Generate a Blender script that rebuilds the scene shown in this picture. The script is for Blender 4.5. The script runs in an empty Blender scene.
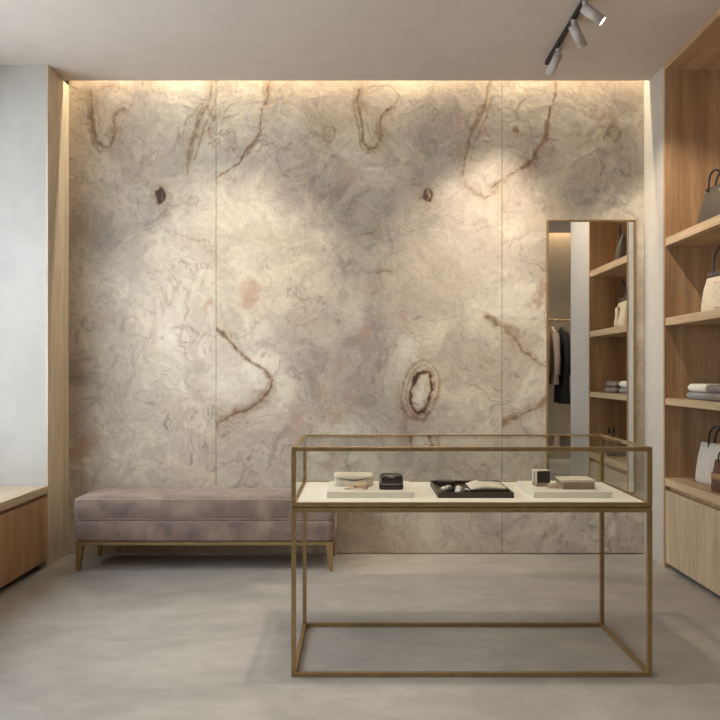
import bpy, bmesh, math, random
import numpy as np
from mathutils import Vector, Matrix
random.seed(7)
PI = math.pi
S = bpy.context.scene
COL = S.collection

# ------------------------------------------------------------ camera, world, exposure
EYE = 1.2
F = 700.0                                  # focal length in pixels of the 720 px frame
cd = bpy.data.cameras.new('camera'); cam = bpy.data.objects.new('camera', cd); COL.objects.link(cam)
cam.location = (0, 0, EYE); cam.rotation_euler = (PI/2, 0, 0)
cd.sensor_width = 36; cd.sensor_fit = 'HORIZONTAL'; cd.lens = F/720*36
cd.shift_y = 12/720; cd.clip_start = 0.05
S.camera = cam
S.view_settings.view_transform = 'Standard'; S.view_settings.look = 'None'
S.view_settings.gamma = 1; S.view_settings.use_curve_mapping = False
S.view_settings.exposure = 0.8
w = bpy.data.worlds.new('sky'); S.world = w; w.use_nodes = True
w.node_tree.nodes['Background'].inputs[0].default_value = (0.82, 0.90, 1.0, 1)
w.node_tree.nodes['Background'].inputs[1].default_value = 3.1

RIGHT = 1.876; LEFT = -1.922; BACK = 4.64; CEIL = 3.09; SLOT = 4.54
WARM = (1.0, 0.87, 0.64)
SPOT = (1.0, 0.87, 0.71)

def spot(name, loc, target, watts, deg, blend, color=SPOT, r=0.03):
    l = bpy.data.lights.new(name, 'SPOT'); l.energy = watts; l.color = color
    l.spot_size = math.radians(deg); l.spot_blend = blend; l.shadow_soft_size = r
    o = bpy.data.objects.new(name, l); COL.objects.link(o); o.location = loc
    o.rotation_euler = (Vector(target)-Vector(loc)).to_track_quat('-Z', 'Y').to_euler()
    return o
def area(name, loc, rot, sx, sy, watts, color, portal=False, spread=180):
    l = bpy.data.lights.new(name, 'AREA'); l.shape = 'RECTANGLE'; l.size = sx; l.size_y = sy
    l.energy = watts; l.color = color; l.spread = math.radians(spread)
    if portal: l.cycles.is_portal = True
    o = bpy.data.objects.new(name, l); COL.objects.link(o); o.location = loc; o.rotation_euler = rot
    return o
# window portal
area('window_portal', (-2.52, 2.4, 1.65), (0, -PI/2, 0), 2.3, 3.5, 1, (1, 1, 1), portal=True)
POW_LED, POW_WALL, POW_CASE, POW_TRACK, POW_FILL = 23, 58, 62, 36, 22

# ------------------------------------------------------------ materials
def mat(name):
    m = bpy.data.materials.new(name); m.use_nodes = True
    nt = m.node_tree; b = nt.nodes['Principled BSDF']
    return m, nt, b
def srgb(r, g, b):
    f = lambda c: (c/255/12.92) if c/255 <= .04045 else ((c/255+.055)/1.055)**2.4
    return (f(r), f(g), f(b), 1)
def coords(nt, scale=(1, 1, 1), kind='Object', rot=(0, 0, 0)):
    tc = nt.nodes.new('ShaderNodeTexCoord'); mp = nt.nodes.new('ShaderNodeMapping')
    mp.inputs['Scale'].default_value = scale; mp.inputs['Rotation'].default_value = rot
    nt.links.new(tc.outputs[kind], mp.inputs['Vector']); return mp.outputs[0]
def noise(nt, vec, scale, detail=4, rough=.55, dist=0):
    n = nt.nodes.new('ShaderNodeTexNoise'); n.inputs['Scale'].default_value = scale
    n.inputs['Detail'].default_value = detail; n.inputs['Roughness'].default_value = rough
    n.inputs['Distortion'].default_value = dist
    nt.links.new(vec, n.inputs['Vector']); return n
def ramp(nt, fac, stops, interp='LINEAR'):
    r = nt.nodes.new('ShaderNodeValToRGB'); r.color_ramp.interpolation = interp
    e = r.color_ramp.elements
    while len(e) < len(stops): e.new(.5)
    for k, (p, c) in enumerate(stops):
        e[k].position = p; e[k].color = c if len(c) == 4 else (*c, 1)
    nt.links.new(fac, r.inputs[0]); return r.outputs[0]
def mix(nt, fac, a, b, mode='MIX'):
    m = nt.nodes.new('ShaderNodeMix'); m.data_type = 'RGBA'; m.blend_type = mode
    for s, v in ((m.inputs[0], fac), (m.inputs[6], a), (m.inputs[7], b)):
        if hasattr(v, 'is_linked'): nt.links.new(v, s)
        else: s.default_value = v
    return m.outputs[2]
def mth(nt, op, a, b=0.0, c=None):
    m = nt.nodes.new('ShaderNodeMath'); m.operation = op
    for k, v in enumerate((a, b, c)):
        if v is None: continue
        if hasattr(v, 'is_linked'): nt.links.new(v, m.inputs[k])
        else: m.inputs[k].default_value = v
    return m.outputs[0]
def bump(nt, b, height, strength=.2, dist=.01):
    n = nt.nodes.new('ShaderNodeBump'); n.inputs['Strength'].default_value = strength
    n.inputs['Distance'].default_value = dist
    nt.links.new(height, n.inputs['Height']); nt.links.new(n.outputs[0], b.inputs['Normal'])

def plain(name, c, rough=.5, metal=0, var=.06, scale=14, bmp=.05, sheen=0, coat=0):
    m, nt, b = mat(name); v = coords(nt)
    n = noise(nt, v, scale, 5)
    lo = tuple(x*(1-var*2) for x in c[:3])+(1,); hi = tuple(min(1, x*(1+var*2)) for x in c[:3])+(1,)
    nt.links.new(ramp(nt, n.outputs[0], [(.3, lo), (.7, hi)]), b.inputs['Base Color'])
    b.inputs['Roughness'].default_value = rough; b.inputs['Metallic'].default_value = metal
    if sheen: b.inputs['Sheen Weight'].default_value = sheen
    if coat: b.inputs['Coat Weight'].default_value = coat
    if bmp: bump(nt, b, n.outputs[0], bmp, .004)
    return m

def wood(name, c1, c2, c3, axis='z', rough=.5):
    m, nt, b = mat(name)
    st = {'z': (1, 1, .06), 'y': (1, .06, 1), 'x': (.06, 1, 1)}[axis]
    v = coords(nt, st)
    big = noise(nt, v, 7, 3, .5, .6); fine = noise(nt, v, 90, 4, .6); mid = noise(nt, v, 26, 3, .5, .3)
    base = ramp(nt, big.outputs[0], [(.32, c1), (.5, c2), (.68, c3)])
    f1 = ramp(nt, fine.outputs[0], [(.3, (.78, .76, .74)), (.62, (1.04, 1.04, 1.04))])
    f2 = ramp(nt, mid.outputs[0], [(.35, (.84, .82, .80)), (.55, (1, 1, 1))])
    c = mix(nt, 1.0, base, f1, 'MULTIPLY'); c = mix(nt, .8, c, f2, 'MULTIPLY')
    nt.links.new(c, b.inputs['Base Color'])
    b.inputs['Roughness'].default_value = rough
    bump(nt, b, fine.outputs[0], .08, .002)
    return m
OAK = (srgb(160, 124, 88), srgb(182, 147, 110), srgb(197, 164, 126))
M = {}
M['oak_v'] = wood('oak_vertical', *OAK, 'z')
M['oak_y'] = wood('oak_lengthwise', srgb(182, 150, 112), srgb(200, 170, 131), srgb(212, 184, 146), 'y')
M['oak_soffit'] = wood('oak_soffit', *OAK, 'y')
M['oak_x'] = wood('oak_across', *OAK, 'x')
M['oak_pale'] = wood('oak_pale_lining', srgb(190, 164, 132), srgb(202, 177, 146), srgb(210, 188, 158), 'z')
M['oak_left'] = wood('oak_bench_front', srgb(168, 128, 94), srgb(184, 145, 108), srgb(196, 160, 122), 'z')
M['oak_lining'] = wood('oak_grey_lining', srgb(204, 187, 163), srgb(214, 198, 175), srgb(221, 207, 186), 'z', .45)
M['oak_top_lit'] = wood('oak_lit_top', srgb(206, 180, 150), srgb(218, 194, 165), srgb(226, 205, 178), 'y', .4)  # window light on the seat top is put into this lighter oak
M['walnut'] = wood('dark_wood', srgb(48, 38, 32), srgb(60, 47, 39), srgb(70, 56, 46), 'x', .45)
M['dark_gap'] = plain('shadow_gap', srgb(45, 36, 29), .8)
M['cream'] = plain('cream_leather', srgb(214, 203, 186), .45)
M['cream_box'] = plain('cream_card', srgb(212, 200, 180), .6)
M['taupe_box'] = plain('taupe_card', srgb(150, 128, 110), .6)
M['white_slab'] = plain('off_white_lacquer', srgb(226, 219, 207), .5, var=.01)
M['deck'] = plain('cream_display_liner', srgb(230, 224, 214), .8, var=.01)
M['black'] = plain('black_leather', srgb(34, 29, 27), .38, coat=.2)
M['black_soft'] = plain('black_cloth', srgb(36, 33, 33), .85)
M['silver'] = plain('brushed_steel', srgb(200, 196, 190), .3, 1)
M['gold'] = plain('rose_gold', srgb(214, 184, 152), .3, .8, var=.03)
M['taupe'] = plain('taupe_leather', srgb(82, 71, 57), .5)
M['linen'] = plain('linen_canvas', srgb(208, 197, 183), .85, scale=60, bmp=.2)
M['canvas'] = plain('cream_canvas', srgb(216, 198, 168), .8, scale=50, bmp=.2)
M['brown'] = plain('brown_leather', srgb(104, 66, 46), .5, var=.15)
M['tan'] = plain('tan_leather', srgb(176, 128, 92), .5)
M['grey_knit'] = plain('grey_knit', srgb(150, 145, 142), .95, scale=120, bmp=.4)
M['cream_knit'] = plain('cream_knit', srgb(232, 222, 205), .95, scale=120, bmp=.4)
M['taupe_knit'] = plain('taupe_knit', srgb(134, 122, 112), .95, scale=120, bmp=.4)
M['lamp_white'] = plain('matt_white_metal', srgb(188, 180, 170), .45, var=.01, bmp=0)
M['track_black'] = plain('black_track', srgb(22, 20, 19), .5)
M['hemp'] = plain('beige_cloth', srgb(190, 166, 146), .9)
M['marble_bead'] = plain('black_white_stone', srgb(228, 222, 214), .3, var=.15, scale=60)

# bronze
m, nt, b = mat('brushed_bronze'); v = coords(nt)
n = noise(nt, v, 30, 4)
nt.links.new(ramp(nt, n.outputs[0], [(.3, srgb(152, 124, 84)), (.7, srgb(172, 144, 102))]), b.inputs['Base Color'])
b.inputs['Metallic'].default_value = .6; b.inputs['Roughness'].default_value = .42
M['bronze'] = m
# thin clear glass: mostly see-through with a fresnel reflection
def glass(name, tint=(.97, .975, .96, 1)):
    m, nt, b = mat(name); nt.nodes.remove(b); out = nt.nodes['Material Output']
    t = nt.nodes.new('ShaderNodeBsdfTransparent'); t.inputs[0].default_value = tint
    g = nt.nodes.new('ShaderNodeBsdfGlossy'); g.inputs['Roughness'].default_value = .02
    fr = nt.nodes.new('ShaderNodeFresnel'); fr.inputs[0].default_value = 1.45
    geo = nt.nodes.new('ShaderNodeNewGeometry')
    fac = mth(nt, 'MULTIPLY', fr.outputs[0], mth(nt, 'SUBTRACT', 1.0, geo.outputs['Backfacing']))
    mx = nt.nodes.new('ShaderNodeMixShader')
    nt.links.new(fac, mx.inputs[0]); nt.links.new(t.outputs[0], mx.inputs[1]); nt.links.new(g.outputs[0], mx.inputs[2])
    nt.links.new(mx.outputs[0], out.inputs[0]); return m
M['glass'] = glass('clear_glass'); M['window_glass'] = glass('window_glass', (.96, .98, .98, 1))
m, nt, b = mat('mirror_silver'); b.inputs['Metallic'].default_value = 1; b.inputs['Roughness'].default_value = .015
n = noise(nt, coords(nt), 3, 2)
nt.links.new(ramp(nt, n.outputs[0], [(.3, (.80, .80, .79)), (.7, (.82, .82, .81))]), b.inputs['Base Color'])
M['mirror'] = m
def emis(name, c, s):
    m, nt, b = mat(name); b.inputs['Base Color'].default_value = (.9, .9, .88, 1)
    b.inputs['Emission Color'].default_value = (*c, 1); b.inputs['Emission Strength'].default_value = s
    return m
M['lens'] = emis('lamp_lens', (1, .93, .82), 6); M['led'] = emis('led_diffuser', WARM, 3)

def plaster(name, c, amt=.07, bmp=.12, rough=.85):
    m, nt, b = mat(name); v = coords(nt)
    n = noise(nt, v, 1.6, 6, .6, .5); n2 = noise(nt, v, 9, 6, .65)
    lo = tuple(x*(1-amt*1.6) for x in c[:3]); hi = tuple(min(1, x*(1+amt)) for x in c[:3])
    a = ramp(nt, n.outputs[0], [(.3, lo), (.7, hi)])
    s = ramp(nt, n2.outputs[0], [(.3, (.95, .95, .95)), (.7, (1.03, 1.03, 1.03))])
    nt.links.new(mix(nt, 1, a, s, 'MULTIPLY'), b.inputs['Base Color'])
    b.inputs['Roughness'].default_value = rough; bump(nt, b, n2.outputs[0], bmp, .004); return m
M['plaster'] = plaster('lime_plaster', srgb(196, 190, 182))
M['plaster_r'] = plaster('smooth_plaster', srgb(190, 181, 169), .03, .04)
M['ceiling'] = plaster('ceiling_paint', srgb(200, 188, 177), .03, .03)
M['wing'] = plaster('umber_plaster', srgb(172, 154, 130), .06)
# microcement floor
m, nt, b = mat('microcement'); v = coords(nt, (1, 1.6, 1))
n = noise(nt, v, 1.1, 7, .62, .8); n2 = noise(nt, v, 6, 8, .7, .3); n3 = noise(nt, v, 60, 3, .6)
a = ramp(nt, n.outputs[0], [(.30, srgb(156, 151, 144)), (.5, srgb(174, 168, 160)), (.70, srgb(190, 184, 175))])
s = ramp(nt, n2.outputs[0], [(.28, (.80, .79, .78)), (.72, (1.08, 1.08, 1.08))])
c = mix(nt, 1, a, s, 'MULTIPLY')
nt.links.new(c, b.inputs['Base Color'])
rr = nt.nodes.new('ShaderNodeMapRange'); rr.inputs['To Min'].default_value = .34; rr.inputs['To Max'].default_value = .56
nt.links.new(n2.outputs[0], rr.inputs[0]); nt.links.new(rr.outputs[0], b.inputs['Roughness'])
bump(nt, b, n2.outputs[0], .06, .004); M['floor'] = m
# velvet
m, nt, b = mat('mauve_velvet'); v = coords(nt)
n = noise(nt, v, 5, 5, .6, .4); n2 = noise(nt, v, 22, 4, .6)
a = ramp(nt, n.outputs[0], [(.34, srgb(114, 97, 89)), (.5, srgb(140, 118, 106)), (.68, srgb(164, 141, 127))])
nt.links.new(a, b.inputs['Base Color']); b.inputs['Roughness'].default_value = .8
b.inputs['Sheen Weight'].default_value = .3; b.inputs['Sheen Roughness'].default_value = .35
b.inputs['Sheen Tint'].default_value = (1, .9, .84, 1)
bump(nt, b, n2.outputs[0], .12, .006); M['velvet'] = m
M['piping'] = plain('mauve_piping', srgb(160, 138, 127), .7, sheen=.4)

# stone: masks come from the digitised veins (vertex attribute), marbling from noise
m, nt, b = mat('onyx_stone'); v = coords(nt)
at = nt.nodes.new('ShaderNodeAttribute'); at.attribute_name = 'veins'
sep = nt.nodes.new('ShaderNodeSeparateColor'); nt.links.new(at.outputs['Color'], sep.inputs[0])
vein, pink, grey, pale = sep.outputs[0], sep.outputs[1], sep.outputs[2], at.outputs['Alpha']
wn = noise(nt, v, 2.4, 3, .5, .0)
va = nt.nodes.new('ShaderNodeVectorMath'); va.operation = 'MULTIPLY_ADD'
nt.links.new(wn.outputs['Color'], va.inputs[0]); va.inputs[1].default_value = (.55, .3, .55); nt.links.new(v, va.inputs[2])
wv = va.outputs[0]
n1 = noise(nt, wv, 2.0, 5, .55, .3)          # clouds
n2 = noise(nt, wv, 1.9, 5, .52, .5)           # layered sheets
n3 = noise(nt, v, 26, 6, .65, .3)             # grain
n4 = noise(nt, v, 1.3, 3, .5, .3)
n5 = noise(nt, wv, 4.5, 6, .6, .6)
def saw(src, k):
    return mth(nt, 'FRACT', mth(nt, 'MULTIPLY', src, k))
def contour(src, k, wid):
    d = mth(nt, 'ABSOLUTE', mth(nt, 'SUBTRACT', saw(src, k), .5))
    return ramp(nt, d, [(0, (1, 1, 1)), (wid, (0, 0, 0))])
base = ramp(nt, n1.outputs[0], [(.30, srgb(156, 143, 131)), (.42, srgb(186, 173, 158)), (.54, srgb(205, 193, 175)), (.66, srgb(222, 212, 193))])
warm = ramp(nt, n4.outputs[0], [(.42, (0, 0, 0)), (.66, (1, 1, 1))])
base = mix(nt, mth(nt, 'MULTIPLY', warm, .42), base, srgb(206, 186, 154))
base = mix(nt, mth(nt, 'MULTIPLY', ramp(nt, n5.outputs[0], [(.50, (0, 0, 0)), (.58, (1, 1, 1))]), .42), base, srgb(172, 156, 144))
s1 = saw(n2.outputs[0], 8)
base = mix(nt, .6, base, ramp(nt, s1, [(0, (.86, .84, .82)), (.35, (1, 1, 1)), (.93, (1.05, 1.05, 1.05)), (1, (.9, .88, .86))]), 'MULTIPLY')
gate = ramp(nt, n5.outputs[0], [(.47, (.04, .04, .04)), (.58, (1, 1, 1))])
cl = contour(n2.outputs[0], 8, .05)
base = mix(nt, mth(nt, 'MULTIPLY', mth(nt, 'MULTIPLY', cl, gate), .75), base, srgb(138, 122, 112))
n6 = noise(nt, v, 1.25, 6, .56, .7)
iso = contour(n6.outputs[0], 5, .028); isoh = contour(n6.outputs[0], 5, .12)
g6 = ramp(nt, n4.outputs[0], [(.38, (1, 1, 1)), (.6, (.25, .25, .25))])
base = mix(nt, mth(nt, 'MULTIPLY', mth(nt, 'MULTIPLY', isoh, g6), .28), base, srgb(178, 158, 136))
base = mix(nt, mth(nt, 'MULTIPLY', mth(nt, 'MULTIPLY', iso, g6), .62), base, srgb(138, 114, 92))
cl2 = contour(n1.outputs[0], 9, .08)
base = mix(nt, mth(nt, 'MULTIPLY', cl2, .2), base, srgb(236, 229, 216))
gn = mth(nt, 'MULTIPLY', grey, ramp(nt, n5.outputs[0], [(.36, (.1, .1, .1)), (.54, (1, 1, 1))]))
base = mix(nt, mth(nt, 'MULTIPLY', gn, .60), base, srgb(142, 129, 119))
base = mix(nt, mth(nt, 'MULTIPLY', pale, .7), base, srgb(230, 222, 206))
base = mix(nt, mth(nt, 'MULTIPLY', pink, .8), base, srgb(184, 152, 132))
br = ramp(nt, n3.outputs[0], [(.32, srgb(84, 58, 38)), (.5, srgb(132, 98, 66)), (.72, srgb(178, 146, 108))])
br = mix(nt, ramp(nt, vein, [(.15, (0, 0, 0)), (.6, (1, 1, 1))]), srgb(166, 134, 98), br)
br = mix(nt, ramp(nt, vein, [(.88, (0, 0, 0)), (1, (1, 1, 1))]), br, srgb(72, 46, 32))
base = mix(nt, vein, base, br)
gr = ramp(nt, n3.outputs[0], [(.3, (.86, .85, .84)), (.5, (1, 1, 1)), (.72, (1.05, 1.05, 1.04))])
base = mix(nt, 1, base, gr, 'MULTIPLY')
nt.links.new(base, b.inputs['Base Color']); b.inputs['Roughness'].default_value = .5
bump(nt, b, mth(nt, 'ADD', mth(nt, 'MULTIPLY', n3.outputs[0], .5), mth(nt, 'ADD', n5.outputs[0], mth(nt, 'MULTIPLY', s1, .35))), .28, .02)
M['stone'] = m

# ------------------------------------------------------------ mesh helpers
def obj(name, bm, m, parent=None, smooth=False, loc=None):
    me = bpy.data.meshes.new(name)
    bmesh.ops.recalc_face_normals(bm, faces=bm.faces)
    bm.to_mesh(me); bm.free()
    o = bpy.data.objects.new(name, me); COL.objects.link(o)
    me.materials.append(M[m] if isinstance(m, str) else m)
    if smooth:
        for p in me.polygons: p.use_smooth = True
    if parent: o.parent = parent
    if loc: o.location = loc
    return o
def thing(name, label, cat, loc=(0, 0, 0), rz=0, group=None):
    o = bpy.data.objects.new(name, None); COL.objects.link(o); o.location = loc; o.rotation_euler = (0, 0, rz)
    o.empty_display_size = .05
    return tag(o, label, cat, group)
def tag(o, label, cat, group=None):
    o['label'] = label; o['category'] = cat
    if group: o['group'] = group
    return o
def struct(o): o['kind'] = 'structure'; return o
def box(bm, x0, x1, y0, y1, z0, z1, mtx=None, bev=0, seg=2):
    r = bmesh.ops.create_cube(bm, size=1)
    T = Matrix.Translation(((x0+x1)/2, (y0+y1)/2, (z0+z1)/2)) @ Matrix.Diagonal((x1-x0, y1-y0, z1-z0, 1))
    bmesh.ops.transform(bm, matrix=T, verts=r['verts'])
    if bev:
        es = list({e for v_ in r['verts'] for e in v_.link_edges})
        rr_ = bmesh.ops.bevel(bm, geom=es, offset=bev, segments=seg, affect='EDGES', profile=.5)
        vs = list({v_ for f in rr_['faces'] for v_ in f.verts})
    else: vs = r['verts']
    if mtx: bmesh.ops.transform(bm, matrix=mtx, verts=vs)
    return vs
def B(*a, **k):
    bm = bmesh.new(); box(bm, *a, **k); return bm
def cyl(bm, p0, p1, r0, r1=None, seg=24):
    r1 = r0 if r1 is None else r1
    p0, p1 = Vector(p0), Vector(p1); d = p1-p0
    T = Matrix.Translation((p0+p1)/2) @ d.to_track_quat('Z', 'Y').to_matrix().to_4x4()
    bmesh.ops.create_cone(bm, cap_ends=True, segments=seg, radius1=r0, radius2=r1, depth=d.length, matrix=T)
def tube(bm, pts, r, closed=False, seg=10):
    pts = [Vector(p) for p in pts]; n = len(pts); rings = []
    prev = None
    for i, p in enumerate(pts):
        a = pts[i-1] if (i or closed) else p; c = pts[(i+1) % n] if (i < n-1 or closed) else p
        t = (c-a).normalized()
        if prev is None: u = t.orthogonal().normalized()
        else: u = (prev-t*prev.dot(t)).normalized()
        prev = u; v_ = t.cross(u)
        rad = r(i/(n-1)) if callable(r) else r
        rings.append([bm.verts.new(p+(u*math.cos(2*PI*k/seg)+v_*math.sin(2*PI*k/seg))*rad) for k in range(seg)])
    loft_faces(bm, rings, closed, not closed)
def loft_faces(bm, rings, closed=False, caps=True):
    n = len(rings); seg = len(rings[0])
    for i in range(n if closed else n-1):
        A, C = rings[i], rings[(i+1) % n]
        for k in range(seg):
            bm.faces.new((A[k], A[(k+1) % seg], C[(k+1) % seg], C[k]))
    if caps: bm.faces.new(rings[0][::-1]); bm.faces.new(rings[-1])
def sup(hx, hy, n, seg=32):
    out = []
    for k in range(seg):
        t = 2*PI*k/seg; c, s = math.cos(t), math.sin(t)
        out.append((math.copysign(abs(c)**(2/n), c)*hx, math.copysign(abs(s)**(2/n), s)*hy))
    return out
def loft(bm, secs, seg=32):
    """secs: (z, hx, hy, exponent, cx, cy)"""
    rings = [[bm.verts.new((cx+x, cy+y, z)) for x, y in sup(hx, hy, n, seg)] for z, hx, hy, n, cx, cy in secs]
    loft_faces(bm, rings); return rings
def torus(bm, c, R, r, nrm=(0, 0, 1), sq=1, seg=24):
    q = Vector(nrm).to_track_quat('Z', 'Y')
    pts = [Vector(c)+q @ Vector((R*math.cos(2*PI*k/seg), R*sq*math.sin(2*PI*k/seg), 0)) for k in range(seg)]
    tube(bm, pts, r, True, 8)

# ------------------------------------------------------------ the room
bm = bmesh.new(); box(bm, -2.62, 4.1, -2.7, BACK+.1, -.1, 0); struct(obj('floor', bm, 'floor'))
# ceiling slab stops short of the back wall (light slot) and of the wing's end wall
bm = bmesh.new()
box(bm, -2.62, RIGHT, -2.7, SLOT, CEIL, CEIL+.06)
box(bm, RIGHT, 4.1, -.30, 4.32, CEIL, CEIL+.06)
box(bm, -2.62, LEFT, SLOT, BACK, CEIL, CEIL+.06)
struct(obj('ceiling', bm, 'ceiling'))
bm = bmesh.new(); box(bm, -2.62, 4.1, -2.7, BACK+.1, CEIL+.34, CEIL+.40); struct(obj('ceiling_upper', bm, 'ceiling'))
wb = struct(obj('wall_back', B(-2.62, 4.1, BACK+.03, BACK+.1, 0, CEIL+.34), 'plaster_r'))
# pier at the left, plaster to the camera, oak lining to the room
struct(obj('wall_left_pier', B(-2.62, LEFT-.012, 4.31, BACK+.03, 0, CEIL), 'plaster'))
struct(obj('trim_1', B(LEFT-.012, LEFT, 4.31, BACK+.03, 0, CEIL+.34), 'oak_lining'))
bm = bmesh.new()       # window wall with opening y .65-4.15, z .55-2.8
for a in ((-2.62, -2.5, -2.7, .65, 0, CEIL), (-2.62, -2.5, 4.15, 4.31, 0, CEIL), (-2.62, -2.5, .65, 4.15, 0, .5), (-2.62, -2.5, .65, 4.15, 2.8, CEIL)):
    box(bm, *a)
struct(obj('wall_left', bm, 'plaster'))
win = struct(thing('window_1', 'x', 'x', (-2.56, 2.4, .5)))
for k in ('label', 'category'): del win[k]
bm = bmesh.new()
for y0, y1 in ((-1.75, -1.70), (-.6, -.56), (.56, .6), (1.70, 1.75)): box(bm, -.03, .03, y0, y1, 0, 2.3)
box(bm, -.03, .03, -1.75, 1.75, 0, .05); box(bm, -.03, .03, -1.75, 1.75, 2.25, 2.3)
obj('window_frame', bm, 'bronze', win)
obj('window_pane', B(-.004, .004, -1.70, 1.70, .05, 2.25), 'window_glass', win)
bm = bmesh.new()
box(bm, RIGHT, 2.36, 4.32, BACK+.03, 0, CEIL+.34)
struct(obj('wall_right', bm, 'plaster_r'))
struct(obj('wall_right_recess', B(2.36, 2.44, 3.48, 4.32, 0, CEIL), 'plaster_r'))
struct(obj('wall_right_pier', B(RIGHT, 4.1, 2.98, 3.48, 0, CEIL), 'plaster_r'))
struct(obj('wall_wing_side', B(4.0, 4.1, -.45, 2.98, 0, CEIL+.34), 'plaster_r'))
bm = bmesh.new(); box(bm, RIGHT, 4.1, -.55, -.45, 0, CEIL+.34)
struct(obj('wall_wing_end', bm, 'wing'))
struct(obj('wall_right_rear', B(RIGHT, 1.976, -2.7, -.55, 0, CEIL), 'plaster_r'))
struct(obj('wall_front', B(-2.5, RIGHT, -2.7, -2.6, 0, CEIL), 'plaster_r'))

# ------------------------------------------------------------ stone cladding: three panels
DW = 4.62                                            # distance of the stone face
def P(px, py): return ((px-360)/F*DW, EYE-(py-372)/F*DW)
def lattice(nx, nz, seed):
    return np.random.RandomState(seed).rand(nz+3, nx+3)
def vnoise(X, Z, sc, seed):
    L = lattice(80, 80, seed); x = (X+3)*sc % 78; z = (Z+1)*sc % 78
    i = x.astype(int); j = z.astype(int); fx = x-i; fz = z-j
    fx = fx*fx*(3-2*fx); fz = fz*fz*(3-2*fz)
    return (L[j, i]*(1-fx)+L[j, i+1]*fx)*(1-fz)+(L[j+1, i]*(1-fx)+L[j+1, i+1]*fx)*fz
def fbm(X, Z, sc, seed, oc=4):
    a = 0; t = 0
    for k in range(oc): a = a+vnoise(X, Z, sc*2**k, seed+k)*.5**k; t += .5**k
    return a/t-.5
# digitised marks on the slab: (channel, half width in px, strength, points, closed)
V = []
CLIP = [(-1e9, 1e9)]
def vein(ch, wd, st, pts, closed=False): V.append((ch, wd, st, pts, closed, CLIP[0]))
for dx in (0, -267):                                   # U-shaped loops
    vein(0, 2.0, .62, [(359+dx, 92), (359+dx, 108), (361+dx, 128), (363+dx, 141), (368+dx, 148), (375+dx, 149), (380+dx, 141), (383+dx, 130), (382+dx, 118), (386+dx, 112), (392+dx, 108)])
    vein(0, 3.4, .45, [(380+dx, 134), (382+dx, 120), (387+dx, 113)])
    vein(0, 1.2, .35, [(362+dx, 94), (374+dx, 86), (392+dx, 88), (400+dx, 96), (394+dx, 110)])
    vein(0, 1.0, .5, [(355+dx, 100), (356+dx, 125), (360+dx, 142), (366+dx, 152), (377+dx, 152)])
    vein(0, 1.0, .35, [(366+dx, 104), (367+dx, 130), (373+dx, 139), (377+dx, 128)])
for cx in (160.5, 428):                                # dark eyes
    vein(0, 2.6, 1.0, [(cx-3, 191), (cx+1, 189), (cx+4, 194), (cx+3, 200), (cx-2, 201), (cx-4, 197)], True)
    vein(0, 3.2, .8, [(cx-1, 192), (cx, 198)]); vein(0, 5.5, .35, [(cx, 190), (cx, 199)])
    vein(3, 1.6, .9, [(cx-.5, 195), (cx-.5, 196)])
    vein(2, 2.5, .7, [(cx-26, 213), (cx-24, 223), (cx-15, 226), (cx-1, 219), (cx+10, 212)])
    vein(2, 1.2, .8, [(cx-30, 208), (cx-28, 224), (cx-16, 231), (cx+2, 222), (cx+12, 214)])
for dx in (0, 289):                                    # long
    CLIP[0] = (216 if dx == 0 else 440, 1e9)
    vein(0, 1.3, .65, [(270+dx, 80), (267+dx, 98), (261+dx, 110), (259+dx, 130), (252+dx, 143), (245+dx, 156), (240+dx, 164), (229+dx, 170), (214+dx, 180), (202+dx, 190)])
    vein(0, 2.6, .62, [(260+dx, 122), (257+dx, 138), (247+dx, 150), (242+dx, 161), (232+dx, 168)])
    vein(0, 1.0, .5, [(262+dx, 128), (258+dx, 141), (250+dx, 152), (244+dx, 166)])
    vein(0, 1.2, .5, [(254+dx, 141), (261+dx, 139), (267+dx, 140)])
    vein(0, 2.8, .65, [(229+dx-1, 129), (230+dx-1, 131)])
    vein(0, 1.5, .35, [(226+dx, 112), (230+dx, 104), (236+dx, 100)])
    vein(1, 7, .95, [(253+dx, 288), (250+dx, 296), (248+dx, 303)])
    vein(0, 1.3, .55, [(200+dx, 317), (216+dx, 327)])
for dx in (0, -277):
    CLIP[0] = (-1e9, 216) if dx else (216, 502)
    vein(0, 1.5, .5, [(490+dx, 82), (484+dx, 104), (475+dx, 122), (468+dx, 143), (464+dx, 163), (463+dx, 174)])
    vein(0, 2.6, .42, [(483+dx, 106), (474+dx, 124), (468+dx, 142), (465+dx, 158)])
    vein(0, 1.0, .45, [(492+dx, 96), (487+dx, 112), (480+dx, 128), (474+dx, 148), (471+dx, 160)])
    vein(0, 1.3, .4, [(484+dx, 128), (486+dx, 136), (492+dx, 139), (484+dx, 143)])
CLIP[0] = (216, 502)
vein(0, 1.4, .5, [(500, 187), (492, 196), (486, 199), (478, 194), (470, 188), (464, 180)])
CLIP[0] = (-1e9, 1e9)
for cx, cy in ((327, 134), (613, 134)):
    vein(0, 2.0, .42, [(cx-5, cy-5), (cx+2, cy-8), (cx+7, cy-3), (cx+5, cy+5), (cx, cy+9), (cx-5, cy+3)], True)
    vein(0, 1.0, .4, [(cx-2, cy-3), (cx+2, cy-3), (cx+2, cy+3), (cx-1, cy+3)], True)
    vein(0, 1.0, .25, [(cx-18, cy-25), (cx-10, cy-23), (cx-8, cy-16), (cx-15, cy-14), (cx-20, cy-19)], True)
    vein(2, 3.0, .8, [(cx-14, cy+18), (cx-10, cy+32), (cx-15, cy+48), (cx-18, cy+66)])
    vein(2, 6, .7, [(cx-48, cy+60), (cx-36, cy+68), (cx-20, cy+74), (cx-6, cy+64), (cx+12, cy+62)])
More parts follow.
